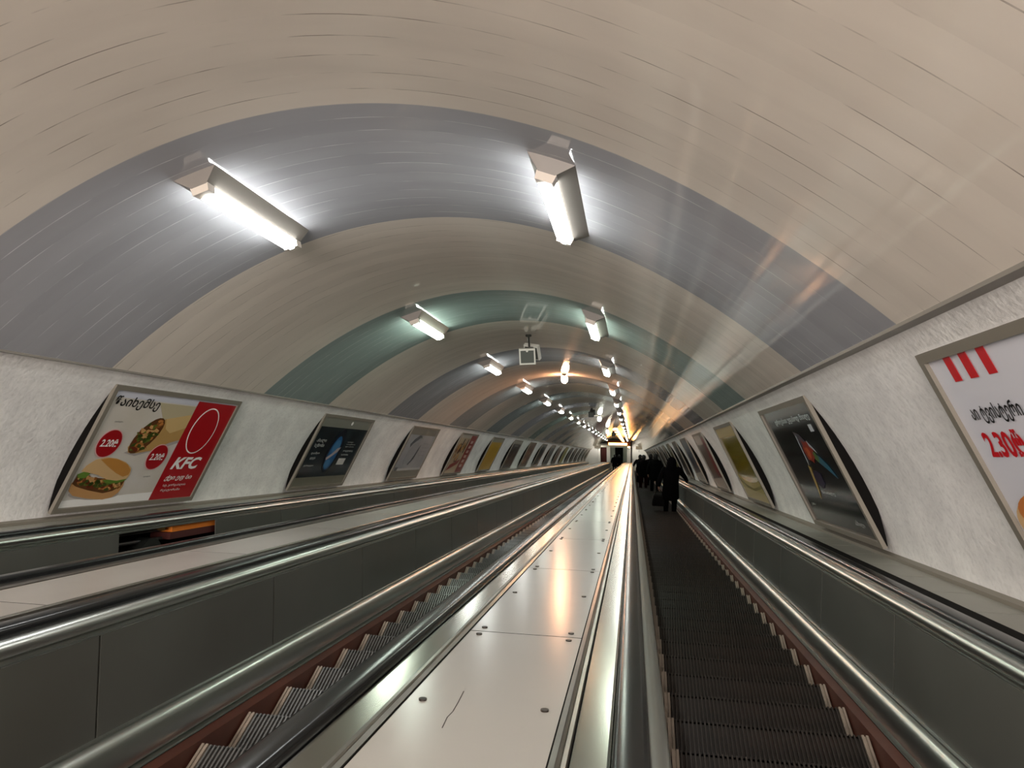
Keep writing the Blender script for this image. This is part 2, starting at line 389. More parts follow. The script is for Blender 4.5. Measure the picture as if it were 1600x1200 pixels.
# cavity behind the missing panel of the left escalator
root = empty('machinery_bay', T(-2.95, -1.3, 5.9)); tag(root, 'open dark service bay with orange box behind the missing side panel', 'machinery'); bpy.context.view_layer.update()
ORG = mat('orange_painted_metal', (.75, .22, .03), .35)
MAR = mat('maroon_painted_metal', (.06, .012, .010), .5)
b = MB(); b.tbox(-3.02, -2.84, -.835, -.70, 6.02, 6.78); b.build('orange_box', ORG, root)
b = MB(); b.tbox(-3.04, -2.83, -.90, -.837, 5.98, 6.80); b.build('maroon_rail', MAR, root)
b = MB(); b.tube(T(-2.95, -.79, 5.92), T(-2.86, -.79, 5.92), .025, 12); b.build('brass_knob', mat('brass', (.6, .35, .12), .3, .8), root)
b = MB()
for n_, r_ in ((-.80, .012), (-.88, .016), (-.97, .012)): b.tube(T(-2.92, n_, 5.0), T(-2.92, n_ - .02, 6.7), r_, 8)
b.build('cable', mat('dark_cable', (.03, .03, .03), .4), root)
b = MB(); b.tube(T(-2.98, -1.0, 5.75), T(-2.84, -1.0, 5.75), .14, 20); b.build('drive_wheel', mat('greasy_steel', (.05, .055, .05), .35, .7), root)

b = MB(); pts = [(1.019, 1.69), (1.013, 1.76), (1.017, 1.80), (1.014, 1.87), (1.008, 1.955)]
for (xa, sa), (xb, sb_) in zip(pts, pts[1:]):
    b.quad([T(xa - .0012, -.6664, sa), T(xa + .0012, -.6664, sa), T(xb + .0012, -.6664, sb_), T(xb - .0012, -.6664, sb_)])
sc = b.build('scratch', mat('grey_scratch', (.07, .065, .06), .9, spec=.02), bpy.data.objects['cover_plate'].parent)
# ------------------------------------------------------------------ fluorescent fittings
def tframe(x, n, s, side_normal=True):
    """frame on the vault: w = into the room, b = down the slope, a = round the arc"""
    dx = 1e-3; tx = Vector((dx * 2, 0, 0)); a = (T(x + dx, vn(x + dx), s) - T(x - dx, vn(x - dx), s)).normalized()
    b = (T(x, n, s + .01) - T(x, n, s)).normalized(); w_ = b.cross(a).normalized()
    if w_.dot(T(x, n, s) - T(0, 0, s)) > 0: w_ = -w_
    a = b.cross(w_).normalized()
    return Matrix((a, b, w_)).transposed()
HOUS = mat('grey_enamelled_housing', (.22, .20, .18), .45)
REFL = mat('warm_white_reflector', (.75, .68, .60), .4)
lamp_cols = [(.98, 1, .97), (.86, 1.0, .86), (.93, 1, .95), (.97, 1, .96), (.90, 1, .92)]
emis = [mat('tube_glow_%d' % i, (1, 1, 1), .5, emit=c, es=LAMP) for i, c in enumerate(lamp_cols)]
warm = mat('tube_glow_warm', (1, 1, 1), .5, emit=(1, .84, .74), es=LAMP)
L_ = 1.12
def fit_meshes():
    b = MB(); b.hexa([(-.19, -.03, -.045), (.19, -.03, -.045), (.19, L_ + .03, -.045), (-.19, L_ + .03, -.045), (-.048, 0, .078), (.048, 0, .078), (.048, L_, .078), (-.048, L_, .078)])
    h = b.build('tmp', HOUS); hm = h.data; bpy.data.objects.remove(h)
    b = MB()
    for y0, y1 in ((-.035, .035),):
        b.hexa([(-.056, y0, .074), (.056, y0, .074), (.056, y1, .074), (-.056, y1, .074), (-.050, y0, .122), (.050, y0, .122), (.050, y1, .116), (-.050, y1, .116)])
    h = b.build('tmp', REFL); cm = h.data; bpy.data.objects.remove(h)
    b = MB(); y0, y1 = .07, L_ - .045
    ring = [(.050, .079), (.050, .100), (.044, .116), (0, .124), (-.044, .116), (-.050, .100), (-.050, .079)]
    i = 0
    for (x, z) in ring: b.v.append(Vector((x, y0, z)))
    for (x, z) in ring: b.v.append(Vector((x, y1, z)))
    for k in range(6): b.f.append((k, k + 1, 8 + k, 7 + k)); b.uv.append([(0, 0)] * 4); b.mi.append(0)
    h = b.build('tmp', emis[0]); em = h.data; bpy.data.objects.remove(h)
    return hm, cm, em
hm, cm, em = fit_meshes()
em_by = []
for i in range(len(emis)):
    c = em.copy(); c.materials.clear(); c.materials.append(emis[i]); em_by.append(c)
cw = em.copy(); cw.materials.clear(); cw.materials.append(warm)
ordn = ['first', 'second', 'third', 'fourth', 'fifth', 'sixth', 'seventh', 'eighth', 'ninth', 'tenth', 'eleventh', 'twelfth', 'thirteenth', 'fourteenth', 'fifteenth', 'sixteenth', 'seventeenth', 'eighteenth', 'nineteenth', 'twentieth']
hot = (0.02, 0.02, 0.02)
for sd in (-1, 1):
    for k in range(-2, 17):
        s = 3.42 + 3.93 * k; x = sd * (1.0 if sd < 0 else 1.04)
        if k < 0 and k < -1 and False: continue
        fm = tframe(x, vn(x), s); loc = T(x, vn(x), s)
        root = empty('ceiling_light', loc, fm)
        side = 'left' if sd < 0 else 'right'
        if k >= 0:
            lb = 'fluorescent ceiling light in the %s row, %s one down from the top of the photo' % (side, ordn[k])
            if k == 0: lb = 'large bright fluorescent ceiling light nearest the camera in the %s row' % side
        else: lb = 'fluorescent ceiling light above and behind the camera, %s row%s' % (side, '' if k == -1 else ', farther back')
        tag(root, lb, 'ceiling light', 'fluorescent ceiling lights')
        for nm, me in (('housing', hm), ('end_cap', cm), ('tube', (em_by[k % 5] if k >= 0 else cw))):
            o = bpy.data.objects.new(nm, me); C.objects.link(o); o.parent = root
            if nm == 'end_cap':
                o.location = (0, .035, 0); o2 = bpy.data.objects.new(nm, me); C.objects.link(o2); o2.parent = root; o2.location = (0, L_ - .03, 0)
            if nm == 'tube': o['label'] = 'glowing white tube'
# ------------------------------------------------------------------ pendant lamps, loudspeakers
def pendant(x, s, drop, r, col, es, label, elong=1.3):
    base = T(x, vn(x), s); z = Vector((0, 0, 1))
    root = empty('pendant_lamp', base); tag(root, label, 'lamp'); bpy.context.view_layer.update()
    b = MB(); b.tube(base + z * .02, base - z * .03, .05, 12); b.tube(base, base - z * (drop - r), .012, 8); b.build('stem', TRIM, root)
    b = MB(); c = base - z * drop
    for i in range(8):
        for j in range(12): b.v.append(c + Vector((r * math.sin(PI * (i + .0) / 7) * math.cos(2 * PI * j / 12), r * math.sin(PI * i / 7) * math.sin(2 * PI * j / 12), r * elong * math.cos(PI * i / 7))))
    for i in range(7):
        for j in range(12):
            j2 = (j + 1) % 12; b.f.append((i * 12 + j, i * 12 + j2, (i + 1) * 12 + j2, (i + 1) * 12 + j)); b.uv.append([(0, 0)] * 4); b.mi.append(0)
    b.build('globe', mat(label[:18].replace(' ', '_'), (1, 1, 1), .5, emit=col, es=es), root, smooth=True)
pendant(.02, 14.6, .12, .075, (1, .50, .26), 90, 'orange glowing globe lamp hanging from the middle of the vault')
pendant(.05, 30.0, .16, .09, (.95, 1, .85), 9, 'white glowing globe lamp on the vault centre, far down the tunnel')
pendant(-.1, 44.0, .25, .10, (1, .9, .7), 9, 'small warm white globe lamp in front of the orange-lit vault')
WF = mat('white_speaker_rim', (.78, .77, .72), .45); GR = mat('grey_speaker_mesh', (.10, .11, .10), .6)
def speakers(x, s, drop, sz, label, rim, rotz=0.0):
    base = T(x, vn(x), s); root = empty('loudspeaker_pair', base); tag(root, label, 'loudspeaker', 'loudspeaker pairs hung from the vault'); bpy.context.view_layer.update()
    z = Vector((0, 0, 1)); b = MB(); b.tube(base + z * .02, base - z * .02, .045, 12); b.tube(base, base - z * (drop - sz * .5), .014, 8)
    b.box(base.x - .06, base.x + .06, base.y - .02, base.y + .02, base.z - drop + sz * .36, base.z - drop + sz * .44); b.build('bracket', mat('speaker_bracket', (.05, .05, .045), .4, .5), root)
    c = base - z * drop
    for (dx, dy, yaw, tilt) in ((-.02, -.09, .12, .18), (.03, .10, PI - .35, .18)):
        R = Matrix.Translation(c + Vector((dx, dy, 0))) @ Matrix.Rotation(yaw + rotz, 4, 'Z') @ Matrix.Rotation(-tilt, 4, 'X')
        h = sz / 2; t = sz * .09
        b = MB()
        for (x0, x1, z0, z1) in ((-h, h, h - t * 1.3, h), (-h, h, -h, -h + t), (-h, -h + t, -h + t, h - t * 1.3), (h - t, h, -h + t, h - t * 1.3)): b.box(x0, x1, -.03, .03, z0, z1)
        b.v = [R @ v for v in b.v]; rm = b.build('speaker_rim', rim, root)
        b = MB(); b.box(-h + t, h - t, -.012, .045, -h + t, h - t * 1.3); b.v = [R @ v for v in b.v]; b.build('speaker_mesh', GR, root)
        b = MB(); b.tube((0, -.034, h - t * 1.6), (0, -.01, h - t * 1.6), sz * .07, 14); b.v = [R @ v for v in b.v]; b.build('badge', rim, root)
speakers(-.03, 9.75, .30, .235, 'pair of square white-rimmed loudspeakers hung back to back from the vault', WF)
speakers(-.02, 25.5, .20, .20, 'small dark pair of loudspeakers hung far down the middle of the vault', mat('dark_rim', (.04, .04, .04), .5))
speakers(.25, 46.0, .30, .26, 'tiny dark loudspeaker pair against the orange glow at the bottom', mat('dark_rim', (.04, .04, .04), .5))
# ------------------------------------------------------------------ posters
PW, PHT = 1.84, 1.19
BT, TP = (3.215, -.595), (2.695, .475)
def poster_frame(sd, s_left):
    """origin = lower left corner as you face the wall; x right, y up, z towards the viewer"""
    o = T(sd * BT[0], BT[1], s_left); up = (T(sd * TP[0], TP[1], s_left) - o).normalized()
    dn = (T(0, 0, 1) - T(0, 0, 0)).normalized(); right = dn if sd < 0 else -dn
    zz = right.cross(up).normalized()
    return o, Matrix((right, up, zz)).transposed()
def flat(name, pts, z, m, root, th=.0012, label=None, mlist=None):
    """printed shape: polygon in poster coordinates (metres) with a hair of thickness"""
    me = bpy.data.meshes.new(name); n = len(pts)
    v = [(x, y, z - th) for x, y in pts] + [(x, y, z) for x, y in pts]
    f = [tuple(range(n, 2 * n)), tuple(reversed(range(n)))] + [(i, (i + 1) % n, n + (i + 1) % n, n + i) for i in range(n)]
    me.from_pydata(v, [], f); me.materials.append(m); o = bpy.data.objects.new(name, me); C.objects.link(o); o.parent = root
    bm = bmesh.new(); bm.from_mesh(me); bmesh.ops.triangulate(bm, faces=[q for q in bm.faces if len(q.verts) > 4]); bmesh.ops.recalc_face_normals(bm, faces=bm.faces); bm.to_mesh(me); bm.free()
    if label: o['label'] = label
    return o
def flats(name, polys, z, m, root, label=None):
    vs_, fs_ = [], []
    for pts in polys:
        n = len(pts); i = len(vs_); vs_ += [(x, y, z) for x, y in pts]; vs_ += [(x, y, z - .001) for x, y in pts]
        fs_.append(tuple(range(i, i + n))); fs_ += [(i + k, i + n + k, i + n + (k + 1) % n, i + (k + 1) % n) for k in range(n)]
    me = bpy.data.meshes.new(name); me.from_pydata(vs_, [], fs_); me.materials.append(m)
    o = bpy.data.objects.new(name, me); C.objects.link(o); o.parent = root; o['kind'] = 'stuff'
    if label: o['label'] = label
    return o
def ell(cx, cy, rx, ry, n=28, rot=0, a0=0, a1=2 * PI):
    out = []
    full = abs(a1 - a0 - 2 * PI) < 1e-6
    for k in range(n if full else n + 1):
        t = a0 + (a1 - a0) * k / n; x, y = rx * math.cos(t), ry * math.sin(t)
        out.append((cx + x * math.cos(rot) - y * math.sin(rot), cy + x * math.sin(rot) + y * math.cos(rot)))
    return out
def rect(x0, y0, x1, y1): return [(x0, y0), (x1, y0), (x1, y1), (x0, y1)]
def blob(cx, cy, rx, ry, n=18, jit=.25, rot=0):
    return [((x - cx) * k + cx, (y - cy) * k + cy) for (x, y), k in ((p, 1 + random.uniform(-jit, jit)) for p in ell(cx, cy, rx, ry, n, rot))]
def word(txt, x, y, width, height, z, m, root, bold=.0, shear=0, label=None, name='lettering'):
    cu = bpy.data.curves.new(name, 'FONT'); cu.body = txt; cu.size = 1; cu.shear = shear; cu.offset = bold; cu.extrude = 0; cu.resolution_u = 3
    to = bpy.data.objects.new(name, cu); C.objects.link(to); bpy.context.view_layer.update()
    dg = bpy.context.evaluated_depsgraph_get(); me = bpy.data.meshes.new_from_object(to.evaluated_get(dg))
    bpy.data.objects.remove(to)
    xs = [v.co.x for v in me.vertices]; ys = [v.co.y for v in me.vertices]
    if not xs: return None
    sx = width / max(1e-6, max(xs) - min(xs)); sy = height / max(1e-6, max(ys) - min(ys)); mx, my = min(xs), min(ys)
    for v in me.vertices: v.co = Vector(((v.co.x - mx) * sx + x, (v.co.y - my) * sy + y, z))
    me.materials.clear(); me.materials.append(m)
    o = bpy.data.objects.new(name, me); C.objects.link(o); o.parent = root
    if label: o['label'] = label
    return o
PR = lambda n, c, r=.32: mat('print_' + n, hexc(c), r, spec=.4)
def poster(sd, s_left, label, bg, wd=PW, bars=None):
    o, M = poster_frame(sd, s_left); root = empty('wall_poster', o, M); tag(root, label, 'poster', 'framed posters along the %s wall' % ('left' if sd < 0 else 'right'))
    b = MB(); f = .045
    for (x0, x1, y0, y1) in ((0, wd, PHT - f, PHT), (0, wd, 0, f), (0, f, f, PHT - f), (wd - f, wd, f, PHT - f)): b.box(x0, x1, y0, y1, -.014, .016)
    fr = b.build('frame', FRAME); fr.parent = root
    b = MB(); M_ = 12; yz = [(.008, -.013)] + [(.008 + (PHT - .016) * i / M_, -.022 - .088 * 4 * (i / M_) * (1 - i / M_)) for i in range(M_ + 1)] + [(PHT - .008, -.013)]
    K_ = len(yz)
    for xx in (.006, wd - .006): b.v += [Vector((xx, y, z)) for y, z in yz]
    for i in range(K_): b.f.append((i, (i + 1) % K_, K_ + (i + 1) % K_, K_ + i)); b.uv.append([(0, 0)] * 4); b.mi.append(0)
    for o_ in (0, K_): b.f.append(tuple(o_ + i for i in range(K_))); b.uv.append([(0, 0)] * K_); b.mi.append(0)
    bk = b.build('gap_shade', DARK); bk.parent = root  # black solid: shade between frame and wall put into colour
    b = MB(); b.box(f, wd - f, f, PHT - f, -.012, -.002); pn = b.build('print', bg); pn.parent = root
    return root
WL = [PR('dark_grey', '2a2c2a'), ]
WH = PR('white', 'f2f2f0'); RED = PR('red', 'a5101a'); BLK = PR('black', '0c0c0c')
# --- left wall, first: chicken sandwich advert
LS = [4.97 + 3.93 * k for k in range(-1, 17)]
bgw = mat('print_pale_gradient', hexc('d6d2ce'), .3, noise=(1.2, hexc('bdb49e'), .8))
root = poster(-1, LS[1], 'red and white sandwich poster with two price badges, nearest on the left wall', bgw)
f = .045; IW, IH = PW - 2 * f, PHT - 2 * f
def Q(u, v): return (f + u * IW, f + v * IH)
def QP(pts): return [Q(*p) for p in pts]
flat('white_border', QP([(0, 0), (.63, 0), (.63, .08), (0, .06)]), .0005, WH, root)
flat('white_border', QP([(0, .94), (1, .94), (1, 1), (0, 1)]), .0005, PR('pale_lilac', 'c9cbd6'), root)
flat('red_band', QP(rect(.632, 0, 1, .985)), .0012, RED, root)
flat('backdrop', QP([(.33, .93), (.63, .93), (.63, .60), (.45, .72)]), .0003, PR('sand', 'b9ae90'), root)
cx_, cy_ = Q(.797, .70); R1x, R1y = .115 * IW, .235 * IH
flat('roundel', ell(cx_, cy_, R1x, R1y, 40), .0022, WH, root); flat('roundel_field', ell(cx_, cy_, R1x * .93, R1y * .95, 40), .0030, RED, root)
for (u, v, t, w_, h_, bd, sh) in ((.675, .305, 'KFC', .25, .125, .035, .25), (.675, .185, 'ქეი ეფ სი', .24, .06, .02, .25)):
    x, y = Q(u, v); word(t, x, y, w_ * IW, h_ * IH, .0032, WH, root, bd, sh)
x, y = Q(.69, .125); word('სტ. გორგასლის', x, y, .2 * IW, .03 * IH, .0032, WH, root)
x, y = Q(.69, .075); word('რესტორანი', x, y, .17 * IW, .03 * IH, .0032, WH, root)
x, y = Q(.022, .845); word('წაიხემსე', x, y, .315 * IW, .11 * IH, .002, BLK, root, .018, .15)
for (u, v) in ((.12, .55), (.515, .43)):
    x, y = Q(u, v)
    flat('price_badge', ell(x, y, .078 * IW, .125 * IH, 32), .0045, PR('badge_rim', 'd9a9a9'), root); flat('price_field', ell(x, y, .073 * IW, .117 * IH, 32), .0052, PR('badge_red', '9c0f18'), root)
    word('2.20₾', x - .055 * IW, y - .028 * IH, .108 * IW, .066 * IH, .006, WH, root, .02, .1)
for (u, v) in ((.085, .73), (.49, .235)):
    x, y = Q(u, v); word('ტვისტერი', x, y, .055 * IW, .014 * IH, .002, BLK, root)
# wrap
wr = [(.26, .52), (.30, .62), (.38, .74), (.44, .79), (.63, .85), (.63, .60), (.56, .57), (.44, .49), (.34, .465), (.28, .47)]
flat('wrap_shadow', QP([(.25, .47), (.34, .44), (.55, .53), (.63, .57), (.63, .60), (.3, .5)]), .001, PR('soft_shadow', 'a9a3a0'), root)
flat('wrap', QP(wr), .002, PR('tortilla', 'b8945a'), root)
flat('wrap_light', QP([(.44, .79), (.63, .85), (.63, .72), (.52, .66), (.47, .70)]), .0026, PR('tortilla_light', 'ccae78'), root)
cols = [PR('fill_a', '8a5426'), PR('fill_b', 'b4773c'), PR('fill_c', '5c6b28'), PR('fill_d', '6a2c18'), PR('fill_e', 'c99b62'), PR('fill_f', '3c4a1a')]
fil = ell(.355, .63, .075, .175, 20, -.32)
flat('filling', QP(fil), .003, PR('fill_base', '5e3a1c'), root)
random.seed(3)
for ci, m in enumerate(cols):
    ps = []
    for _ in range(13):
        t = random.uniform(0, 2 * PI); r = math.sqrt(random.random()) * .88; u = .355 + (.075 * r * math.cos(t)) * math.cos(-.32) + .175 * r * math.sin(t) * math.sin(.32); v = .63 - .075 * r * math.cos(t) * .31 + .175 * r * math.sin(t) * .95
        ps.append(QP(blob(u, v, .012, .02, 8, .4, random.random() * 3)))
    flats('filling_piece', ps, .0034 + ci * .0003, m, root)
# burger
flat('bun_shadow', QP(ell(.2, .10, .17, .05, 24, -.1)), .0008, PR('soft_shadow', 'a9a3a0'), root)
flat('bottom_bun', QP([(.015, .215), (.02, .145), (.06, .10), (.16, .065), (.27, .045), (.33, .06), (.36, .10), (.37, .16), (.36, .22), (.2, .2)]), .0016, PR('bun_low', 'c2935f'), root)
flat('chicken', QP([(.025, .275), (.02, .205), (.05, .18), (.14, .14), (.25, .105), (.31, .12), (.355, .165), (.365, .24), (.2, .24)]), .0022, PR('fill_base', '5e3a1c'), root)
for ci, m in enumerate(cols):
    ps = []
    for _ in range(14):
        k = random.random(); u = .04 + .31 * k; v = .235 - .085 * k + random.uniform(-.035, .035) + (.03 if k > .8 else 0)
        ps.append(QP(blob(u, v, .014, .016, 8, .4, random.random() * 3)))
    flats('chicken_piece', ps, .0026 + ci * .0002, m, root)
flat('lettuce', QP([(.02, .285), (.035, .255), (.08, .25), (.10, .29), (.06, .31)]), .0042, PR('lettuce', '5f8030'), root)
flat('lettuce', QP([(.20, .225), (.23, .20), (.27, .19), (.34, .20), (.37, .225), (.28, .235)]), .0042, PR('lettuce', '5f8030'), root)
flat('top_bun', QP([(.035, .31), (.05, .36), (.09, .41), (.15, .43), (.22, .42), (.30, .385), (.36, .33), (.375, .27), (.365, .23), (.30, .215), (.23, .23), (.15, .275), (.08, .30)]), .0045, PR('bun_top', 'd0ad7c'), root)
flat('crust', QP([(.12, .41), (.17, .425), (.24, .41), (.32, .365), (.365, .31), (.365, .265), (.33, .25), (.27, .285), (.20, .34)]), .005, PR('crust', 'bd853f'), root)
# --- left wall, second: dark blue ellipse
def topbar(root, c, h=.14, z=.001, wd=PW): return flat('header_strip', [(f, PHT - f - h), (wd - f, PHT - f - h), (wd - f, PHT - f), (f, PHT - f)], z, PR('bar' + c, c), root)
def botbar(root, c, h=.12, z=.001, wd=PW): return flat('footer_strip', [(f, f), (wd - f, f), (wd - f, f + h), (f, f + h)], z, PR('bar' + c, c), root)
root = poster(-1, LS[2], 'black poster with glowing blue oval and small white text, second on left wall', mat('print_night', hexc('10171b'), .25, noise=(2.0, hexc('22343c'), .8)))
topbar(root, '7d7f76', .15); botbar(root, '6f6d5e', .14)
flat('oval', ell(.90, .62, .22, .36, 36, .0), .002, PR('oval_dark', '06121e'), root); flat('blue_disc', ell(.89, .58, .155, .28, 32), .003, PR('blue', '1f5a8c'), root)
flat('blue_glow', ell(.90, .68, .11, .12, 24), .0034, PR('blue_light', '3f78a4'), root); flat('blue_glow', ell(.86, .40, .09, .07, 24), .0034, PR('blue_light', '3f78a4'), root)
flat('white_streak', [(.72, .50), (.86, .57), (.97, .66), (1.08, .68), (1.02, .60), (.88, .52), (.76, .46)], .004, PR('streak', 'b5a8a8'), root)
GW = PR('pale_text', 'b9bcb8')
for i, (t, x, y, w_, h_) in enumerate((('ახალი', .16, .74, .30, .07), ('სეზონი', .16, .66, .30, .07), ('დაიწყო', .18, .55, .26, .045), ('დღეს', .22, .47, .16, .05), ('ქართული', .14, .36, .30, .03), ('საქართველო', 1.22, .76, .22, .02), ('ახალი ტექნოლოგია', 1.22, .72, .34, .02), ('შენი სამყარო', 1.22, .68, .32, .02), ('ყოველდღე', 1.22, .60, .36, .03), ('ხარისხი', 1.22, .54, .26, .03))):
    word(t, x, y, w_, h_, .0035, GW, root, .01)
flat('white_label', rect(1.2, .38, 1.46, .49), .003, PR('label', 'c9c9c4'), root)
flat('emblem', ell(1.05, PHT - .11, .035, .03, 12), .003, WH, root)
# --- left wall, third: silver
root = poster(-1, LS[3], 'pale silver-grey poster with a curved steel shape, third on left wall', mat('print_silver', hexc('8c9298'), .3, noise=(1.5, hexc('a8acb0'), .8)))
topbar(root, '77766e', .14); botbar(root, '77766c', .16)
flat('curve_shape', [(.35, .80), (.5, .92), (.7, 1.0), (.85, .99), (.92, .93), (.80, .95), (.72, .90), (.62, .86), (.5, .80), (.42, .72)], .002, PR('steel_dark', '565b60'), root)
flat('curve_shape', [(.75, .34), (.82, .32), (1.0, .46), (1.06, .66), (1.05, .80), (1.0, .72), (.95, .56), (.86, .42)], .002, PR('steel_dark', '565b60'), root)
flat('steel_body', [(.42, .42), (.52, .34), (.75, .36), (.9, .5), (.98, .72), (.85, .85), (.6, .80), (.45, .62)], .0015, PR('steel_light', '8f9499'), root)
for k in range(4): word('ახალი მოდელი', 1.2, .80 - .09 * k, .38, .03, .002, PR('steel_text', '6d7278'), root)
flat('corner_mark', rect(.12, .20, .3, .28), .002, PR('steel_dark', '565b60'), root)
flat('pale_foot', [(f, .2), (PW - f, .2), (PW - f, .25), (f, .25)], .0015, PR('pale', 'b4b8ba'), root)
# --- left wall, fourth: reddish
root = poster(-1, LS[4], 'beige food poster with red band at its right, fourth on left wall', PR('cream', 'a8987e'))
flat('red_band', rect(1.18, f, PW - f, PHT - f), .002, PR('red2', '7e1c1e'), root)
flat('header_strip', [(f, 1.05), (1.15, 1.05), (1.15, PHT - f), (f, PHT - f)], .001, PR('hdr', 'a9a49a'), root)
random.seed(5)
for ci, cc in enumerate(('6e4426', '9a7436', '4a2a1c', 'b48c50')):
    flats('food_patch', [blob(random.uniform(.25, 1.0), random.uniform(.35, .85), .09, .07, 10, .3) for _ in range(5)], .002 + ci * .0004, PR('food' + cc, cc), root)
flat('dark_bottle', rect(.95, .62, 1.02, 1.02), .004, PR('bottle', '2a1818'), root); flat('dark_bottle', rect(.55, .85, .62, 1.02), .004, PR('bottle', '2a1818'), root)
flat('red_tray', [(.2, .12), (1.0, .3), (1.1, .44), (.3, .28)], .004, PR('red2', '7e1c1e'), root)
flats('white_letter', [rect(1.35, .2 + .14 * k, 1.6, .28 + .14 * k) for k in range(6)], .004, PR('pale_pink', 'b9a09a'), root)
# --- left wall, fifth: yellow
root = poster(-1, LS[5], 'plain mustard yellow poster, fifth on left wall', PR('mustard', 'b8900a')); topbar(root, '85836f', .13)
root = poster(-1, LS[6], 'black poster with a small pale headline, sixth on left wall', PR('ink', '15161a')); topbar(root, '7c7f78', .12)
word('ჩვენი ქალაქი', .55, .92, .7, .06, .003, GW, root, .02); flat('dim_figure', blob(.95, .5, .22, .28, 14, .3), .002, PR('dim', '2c3238'), root)
def patchy(k, label, base, cs, sd=-1, wd=PW, top=None):
    sl = LS[k] if sd < 0 else RS[k]
    r = poster(sd, sl, label, PR('b' + base, base), wd)
    random.seed(k * 3 + (5 if sd > 0 else 0))
    for i, c in enumerate(cs):
        flats('printed_patch', [blob(random.uniform(.3, wd - .3), random.uniform(.25, .9), .16, .12, 10, .35) for _ in range(4)], .002 + i * .0006, PR('c' + c, c), r)
    if top: topbar(r, top, .12, wd=wd)
    return r
patchy(7, 'brown and red patterned poster, seventh on left wall', '5c4438', ['8c5a48', 'a08468', '4a2420'])
patchy(8, 'near-black poster with grey foot, eighth on left wall', '1c1f1f', ['262b2c'], top='6c6e68')
patchy(9, 'mid grey poster, ninth on left wall', '4f5558', ['5f676b'], top='7c7e78')
patchy(10, 'rust brown patterned poster, tenth on left wall', '5e4a40', ['80604e', '9a8a72'], top='9a9280')
patchy(11, 'olive yellow poster, eleventh on left wall', '8c8438', ['a09a58'])
patchy(12, 'very dark violet-grey poster, twelfth on left wall', '1c1a22', ['2a2832'])
patchy(13, 'dark green-grey poster, thirteenth on left wall', '232826', ['343a36'])
patchy(14, 'black poster with grey patches, fourteenth on left wall', '161818', ['3a3e3e'])
patchy(15, 'slate grey poster, fifteenth on left wall', '343a3c', ['4a5052'])
patchy(16, 'dark brown poster, sixteenth on left wall', '2e2620', ['4a3c30'])
patchy(17, 'last brown poster on left wall, beside the bottom landing', '3a2c20', ['5a4430'])
# --- right wall: s_left is the far edge, the poster runs back towards the camera
RS = [3.25 + 3.87 * k for k in range(0, 17)]
RW = 1.88
root = poster(1, RS[0], 'white food poster with three red stripes and a red price, nearest on right wall', PR('cool_white', 'd3d4dc'), 1.95)
for (a, b_) in ((.19, .25), (.32, .382), (.46, .52)): flat('red_stripe', [(a, 1.035), (b_, 1.035), (b_, PHT - f), (a, PHT - f)], .002, PR('stripe', 'c21420'), root)
word('აი ტვისტერი', .165, .845, .37, .085, .002, BLK, root, .02, 0); word('2.30₾', .150, .70, .28, .115, .002, PR('stripe', 'c21420'), root, .03, 0)
flat('bun', ell(.52, .40, .46, .17, 36), .002, PR('bun_top', 'd0ad7c'), root); flat('crust', ell(.47, .47, .36, .11, 30, .05), .003, PR('orange_crust', 'c87a3c'), root)
flat('lettuce', blob(.55, .27, .42, .05, 26, .15), .003, PR('lettuce', '5f8030'), root); flat('dark_filling', ell(.58, .2, .4, .06, 24), .002, PR('fill_base', '5e3a1c'), root)
root = poster(1, RS[1], 'glossy black poster with a bright sneaker-like shape and white headline, right wall', mat('print_black_gloss', hexc('0a0c0d'), .14, noise=(1.5, hexc('14181a'), .7), coat=.0))
word('დროებით უფასოდ მიიღე', .44, 1.0, 1.22, .065, .002, PR('headline', 'ccd8d8'), root, .012)
flat('white_label', rect(1.5, .91, 1.60, .97), .002, PR('label2', 'c2c8cc'), root)
flat('shape_top', [(.92, .93), (1.08, .90), (1.25, .78), (1.30, .70), (1.1, .70), (1.0, .78)], .002, PR('pewter', '3c3640'), root)
flat('shape_red', blob(1.12, .75, .14, .09, 16, .25), .003, PR('hot_red', '8a2a1c'), root); flat('shape_orange', blob(1.1, .74, .06, .05, 12, .35), .0036, PR('hot_orange', 'b4562c'), root)
flat('shape_blue', [(1.22, .74), (1.38, .70), (1.50, .62), (1.58, .52), (1.40, .60), (1.25, .66)], .0032, PR('teal', '235a70'), root)
flat('shape_green', blob(1.27, .70, .05, .04, 12, .3), .004, PR('leaf', '4a6a30'), root)
flat('shape_cream', [(.86, .62), (.92, .60), (.80, .38), (.72, .30), (.78, .45)], .003, PR('ochre', 'a0884c'), root)
flat('shape_white', [(1.22, .84), (1.34, .76), (1.36, .73), (1.22, .80)], .004, PR('glint', 'a8aeb2'), root); flat('shape_violet', blob(1.0, .5, .12, .08, 12, .3), .0025, PR('violet', '1e1430'), root)
flat('shape_white', [(.95, .9), (.97, .88), (.93, .66), (.90, .62)], .004, PR('glint', 'a8aeb2'), root)
word('სიახლე', .87, .355, .38, .035, .002, GW, root, .01); word('ქარი', .25, .21, .12, .03, .002, GW, root); word('აპრილი', 1.40, .12, .22, .05, .002, GW, root)
root = poster(1, RS[2], 'glossy mustard yellow poster with paler swirl at its foot, right wall', mat('print_mustard_gloss', hexc('8e7c0c'), .15, coat=.4))
flat('pale_top', [(f, 1.0), (PW - f, 1.0), (PW - f, PHT - f), (f, PHT - f)], .001, PR('sandy', 'a89048'), root)
flat('pale_swirl', [(f, .42), (.5, .33), (1.0, .30), (1.5, .33), (PW - f, .38), (PW - f, f), (f, f)], .001, PR('pale_swirl', 'b0a058'), root)
flat('swirl_line', [(f, .36), (.5, .26), (1.0, .22), (PW - f, .30), (PW - f, .26), (1.0, .18), (.5, .21), (f, .31)], .002, PR('swirl', '7c7020'), root)
